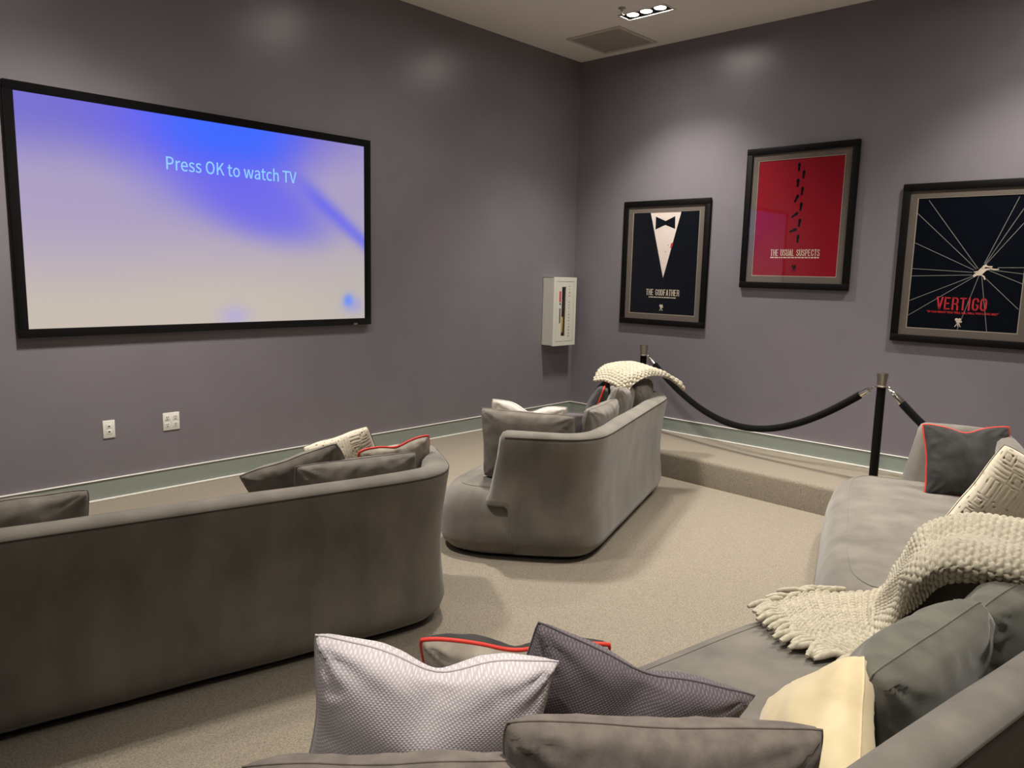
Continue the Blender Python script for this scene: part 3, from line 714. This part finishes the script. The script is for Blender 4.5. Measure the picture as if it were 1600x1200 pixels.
FM, FL_, FR, FN = (LM, 19.3), (LL, -12.5), (LR, 19.3), (LN, -10.4)
GN, GM, GL, GR = 'cushions on the nearest sofa', 'cushions on the small middle sofa', 'cushions on the left sofa', 'cushions on the right sofa'
# nearest sofa
def top_mid(p, h, face, tilt):
    """centre of a cushion whose top edge has its middle at p"""
    ph, th = math.radians(face), math.radians(tilt)
    return (p[0]+math.cos(ph)*math.sin(th)*h/2, p[1]+math.sin(ph)*math.sin(th)*h/2, p[2]-math.cos(th)*h/2)
cushion('taupe lumbar cushion at the bottom edge, in front of the mauve-grey pillow', top_mid((-5.356, -4.553, .70), .46, 43, 8), 43, 8, 0, .62, .46, .19, M_TAUPE, seed=1, group=GN)
cushion('taupe lumbar cushion at the bottom edge, in front of the white pillow', top_mid((-5.70, -4.20, .61), .40, 43, 8), 43, 8, -3, .62, .42, .19, M_TAUPE, seed=2, group=GN)
cushion('white woven pillow with a dented top, on the nearest sofa', top_mid((-5.50, -4.02, .70), .5, 47, 10), 47, 10, 8, .57, .53, .20, M_WEAVE_W, chop=.045, pinch=.11, seed=3, group=GN)
cushion('mauve-grey woven pillow with a sharp upright corner', top_mid((-5.065, -4.225, .60), .5, 43, 14), 43, 14, 21, .62, .54, .18, M_WEAVE_M, chop=.02, pinch=.12, seed=4, group=GN)
cushion('greige and charcoal pillow with red piping behind the white pillow', top_mid((-5.10, -3.93, .55), .46, 43, 24), 43, 24, 0, .53, .46, .17, M_CHARC, M_GREIGE, M_PIPE, chop=.03, pinch=.06, seed=5, group=GN)
cushion('cream velvet pillow standing on the nearest sofa seat', (-4.73, -4.60, .36), 128, 26, 52, .42, .42, .19, M_CREAM, pinch=.05, wrinkle=.35, seed=6, group=GN)
cushion('plump moss-grey cushion leaning on the near sofa back beside the cream pillow', (-4.36, -4.71, .41), 80, 16, -6, .58, .45, .27, M_MOSS, pinch=.03, seed=7, group=GN, power=.34)
cushion('moss-grey cushion at the right frame edge under the knitted throw', (-3.76, -4.82, .41), 80, 12, -4, .56, .44, .24, M_MOSS, pinch=.03, seed=8, group=GN, power=.34)
# small middle sofa
cushion('grey lumbar cushion leaning on the near arm of the small sofa', (-.90, .46, .45), 4, 10, 0, .64, .48, .20, M_GREYC, seed=11, group=GM, frame=FM)
cushion('off-white pillow showing above the grey lumbar cushion', (-.66, .56, .46), 10, 14, 3, .52, .5, .16, M_OFFW, chop=.05, pinch=.08, seed=12, group=GM, frame=FM)
cushion('mauve-grey pillow tip just right of the off-white pillow', (-.52, .36, .425), 16, 14, 0, .40, .45, .13, M_WEAVE_M, pinch=.08, seed=13, group=GM, frame=FM)
cushion('grey back cushion on the small sofa nearest its arm', (-.28, .22, .43), 88, 12, 0, .6, .48, .19, M_GREYC, seed=14, group=GM, frame=FM)
cushion('grey back cushion in the middle of the small sofa', (.28, .24, .47), 92, 14, 5, .5, .5, .19, M_GREYC, seed=15, group=GM, frame=FM)
cushion('grey back cushion on the small sofa under the cream throw', (.74, .20, .46), 90, 10, 0, .46, .48, .20, M_GREYC, seed=16, group=GM, frame=FM)
cushion('charcoal pillow with red piping under the tip of the cream throw', (.40, .44, .47), 104, 18, 0, .46, .48, .16, M_CHARC, M_CHARC, M_PIPE, seed=17, group=GM, frame=FM)
# left sofa
cushion('grey lumbar cushion along the back of the left sofa at its right end', (.57, .17, .43), 90, 6, 0, .62, .46, .19, M_GREYC, seed=21, group=GL, frame=FL_)
cushion('grey square cushion lying tilted left of the patterned pillow', (.40, .35, .45), 66, 24, -22, .5, .48, .18, M_GREYC, seed=22, group=GL, frame=FL_)
cushion('cream key-patterned pillow on the left sofa', (.70, .57, .47), 56, 8, -20, .38, .44, .15, M_KNIT, pattern=True, seed=23, group='cream key-patterned pillows', frame=FL_)
cushion('greige pillow with red piping by the right arm of the left sofa', (.86, .37, .465), 94, 14, -6, .42, .42, .14, M_CHARC, M_GREIGE, M_PIPE, chop=.02, seed=24, group=GL, frame=FL_)
cushion('grey lumbar cushion on the left sofa back, cut by the left frame edge', (-.85, .18, .44), 90, 8, 0, .62, .46, .21, M_GREYC, seed=25, group=GL, frame=FL_)
# right sofa
cushion('charcoal pillow with red piping leaning on the far arm of the right sofa', (.82, .24, .42), 190, 20, 2, .52, .48, .18, M_CHARC, M_CHARC, M_PIPE, chop=.03, pinch=.11, seed=31, group=GR, frame=FR)
cushion('cream key-patterned pillow standing on the right sofa behind the throw', (-.70, .20, .485), 184, -6, -27, .54, .54, .20, M_KNIT, pattern=True, seed=32, group='cream key-patterned pillows', frame=FR)
cushion('pinkish-grey back cushion at the right frame edge beside the key-patterned pillow', (-.14, .20, .44), 90, 12, 0, .52, .48, .2, M_GREYC, seed=33, group=GR, frame=FR)
cushion('dark grey cushion just above the throw at the right frame edge', (-.62, .10, .42), 120, 12, 0, .5, .46, .2, M_MOSS, seed=34, group=GR, frame=FR)

# ------------------------------------------------------------------ knitted throws
M_YARN = noise_mat('cream_wool', srgb(172, 164, 144), srgb(196, 188, 168), 60, rough=.95, sheen=.3, bump=.2, bscale=400, spec=.08, bdist=.002)
def throw(label, rows, nu, nv, su, sv, amp, fringe=None, folds=0):
    """chunky knit: a draped sheet with every stitch raised as its own bead"""
    base = []
    for k in range(len(rows[0])): base.append(catmull([r[k] for r in rows], nu))
    m = len(base[0]); G = []
    for i in range(m): G.append(catmull([b[i] for b in base], nv))
    n = len(G[0]); V, F = [], []
    def at(i, j): return G[max(0, min(m-1, i))][max(0, min(n-1, j))]
    ul = [0]
    for i in range(1, m): ul.append(ul[-1]+sum((G[i][j]-G[i-1][j]).length for j in (0, n//2, n-1))/3)
    vl = [0]
    for j in range(1, n): vl.append(vl[-1]+sum((G[i][j]-G[i][j-1]).length for i in (m//4, m//2, 3*m//4))/3)
    nrm = [[None]*n for _ in range(m)]
    for i in range(m):
        for j in range(n):
            a = at(i+1, j)-at(i-1, j); b = at(i, j+1)-at(i, j-1); q = a.cross(b); q.normalize() if q.length > 1e-9 else None
            nrm[i][j] = q if q.length > .5 else Vector((0, 0, 1))
    sgn = 1 if sum(nrm[i][j].z for i in range(0, m, 5) for j in range(0, n, 5)) > 0 else -1
    for i in range(m):
        for j in range(n):
            r = ul[i]/su; ri = int(r); c = vl[j]/sv + .5*(ri % 2); fr, fc = r-ri-.5, c-int(c)-.5
            fr += .25*fc*(1 if ri % 2 else -1)
            hh = math.sqrt(max(0, 1-(fr/.56)**2-(fc/.56)**2))
            w_ = vl[j]/vl[-1]; fo = .010*noise.noise(Vector((ul[i]*6, vl[j]*9, 1))) + folds*math.sin(w_*math.pi*5.2+.8+ul[i]*1.5)*math.sin(w_*math.pi)**.5*smooth01((.62-ul[i]/ul[-1])/.2)
            V.append(G[i][j] + nrm[i][j]*sgn*(hh*amp+fo))
    for i in range(m):
        for j in range(n): V.append(G[i][j] - nrm[i][j]*sgn*.008)
    o = m*n
    for i in range(m-1):
        for j in range(n-1):
            a = i*n+j; F.append((a, a+1, a+n+1, a+n)); F.append((o+a, o+a+n, o+a+n+1, o+a+1))
    for i in range(m-1):
        for a in (i*n, i*n+n-1): F.append((a, a+n, o+a+n, o+a))
    for j in range(n-1):
        for a in (j, (m-1)*n+j): F.append((a, a+1, o+a+1, o+a))
    c = G[m//2][n//2]
    root = thing('knitted_throw', label, 'throw', (0, 0, 0), 0, 'cream knitted throws')
    root.location = c
    for q in range(len(V)): V[q] = V[q]-c
    from_data('knitted_sheet', V, F, M_YARN, root, True)
    if fringe:
        rnd = random.Random(5)
        for (i, j, dx, dy) in fringe(m, n, G, rnd):
            p = G[i][j]-c; d = Vector((dx, dy, 0)).normalized(); s = Vector((-d.y, d.x, 0)); ln = rnd.uniform(.06, .10); w = rnd.uniform(-.03, .03)
            zz = lambda t: -.004*t
            tube('tassel', [p-d*.012+Vector((0, 0, .012)), p+d*ln*.3+s*w*.5+Vector((0, 0, .014)), p+d*ln*.7+s*w+Vector((0, 0, .006)), p+d*ln+s*w*1.2+Vector((0, 0, 0))], [.009, .0125, .0125, .007], M_YARN, root, 8)
    return root
R1 = [[(-2.80, -5.02, 0.62), (-3.22, -5.05, 0.67), (-3.585, -5.065, 0.66), (-3.725, -5.069, 0.6)], [(-2.99, -4.79, 0.60), (-3.38, -4.815, 0.67), (-3.764, -4.859, 0.66), (-3.798, -4.871, 0.6)],
      [(-3.01, -4.56, 0.585), (-3.42, -4.61, 0.66), (-3.868, -4.686, 0.66), (-3.844, -4.679, 0.58)], [(-3.19, -4.43, 0.53), (-3.60, -4.52, 0.62), (-3.912, -4.593, 0.58), (-3.787, -4.579, 0.46)],
      [(-3.26, -4.37, 0.40), (-3.54, -4.45, 0.46), (-3.705, -4.497, 0.42), (-3.745, -4.505, 0.34)], [(-3.249, -4.323, 0.28), (-3.431, -4.355, 0.29), (-3.606, -4.402, 0.27), (-3.798, -4.47, 0.25)],
      [(-3.322, -4.247, 0.25), (-3.497, -4.307, 0.255), (-3.691, -4.385, 0.255), (-3.823, -4.478, 0.25)], [(-3.458, -4.101, 0.245), (-3.636, -4.198, 0.25), (-3.784, -4.316, 0.25), (-3.878, -4.461, 0.245)],
      [(-3.705, -4.021, 0.24), (-3.835, -4.145, 0.245), (-3.917, -4.276, 0.245), (-3.935, -4.417, 0.24)]]
def fr1(m, n, G, rnd):
    out = []
    for k in range(26):
        j = int(k/25*(n-1)); d = G[m-1][j]-G[m-6][j]; out.append((m-1, j, d.x+rnd.uniform(-.02, .02)*.3, d.y))
    for k in range(9):
        i = int(m*(.80+.02*k)); out.append((i, 1, -.8+rnd.uniform(-.2, .2), .7))
    return out
throw('large cream knitted throw with tassels draped over the sofa arms at right', R1, 44, 60, .023, .034, .014, fr1, .020)
def loc_pts(frame, rows):
    a = math.radians(frame[1]); d = Vector((math.cos(a), math.sin(a))); n = Vector((-d.y, d.x))
    return [[(frame[0].x+d.x*p[0]+n.x*p[1], frame[0].y+d.y*p[0]+n.y*p[1], p[2]) for p in r] for r in rows]
R2 = loc_pts(FM, [[(.38, .46, .71), (.31, .34, .73), (.29, .22, .68), (.30, .18, .63)], [(.50, .46, .78), (.44, .34, .81), (.40, .18, .775), (.39, .13, .72)], [(.68, .44, .81), (.66, .30, .84), (.64, .12, .80), (.64, .07, .75)],
      [(.88, .38, .78), (.88, .26, .81), (.89, .06, .765), (.90, .01, .715)], [(.98, .36, .745), (.99, .20, .765), (1.00, .0, .72), (1.0, -.06, .655)], [(1.03, .33, .72), (1.07, .15, .725), (1.11, -.04, .67), (1.12, -.10, .585)]])
throw('cream knitted throw lying over the far end of the small sofa back', R2, 40, 44, .027, .036, .014)
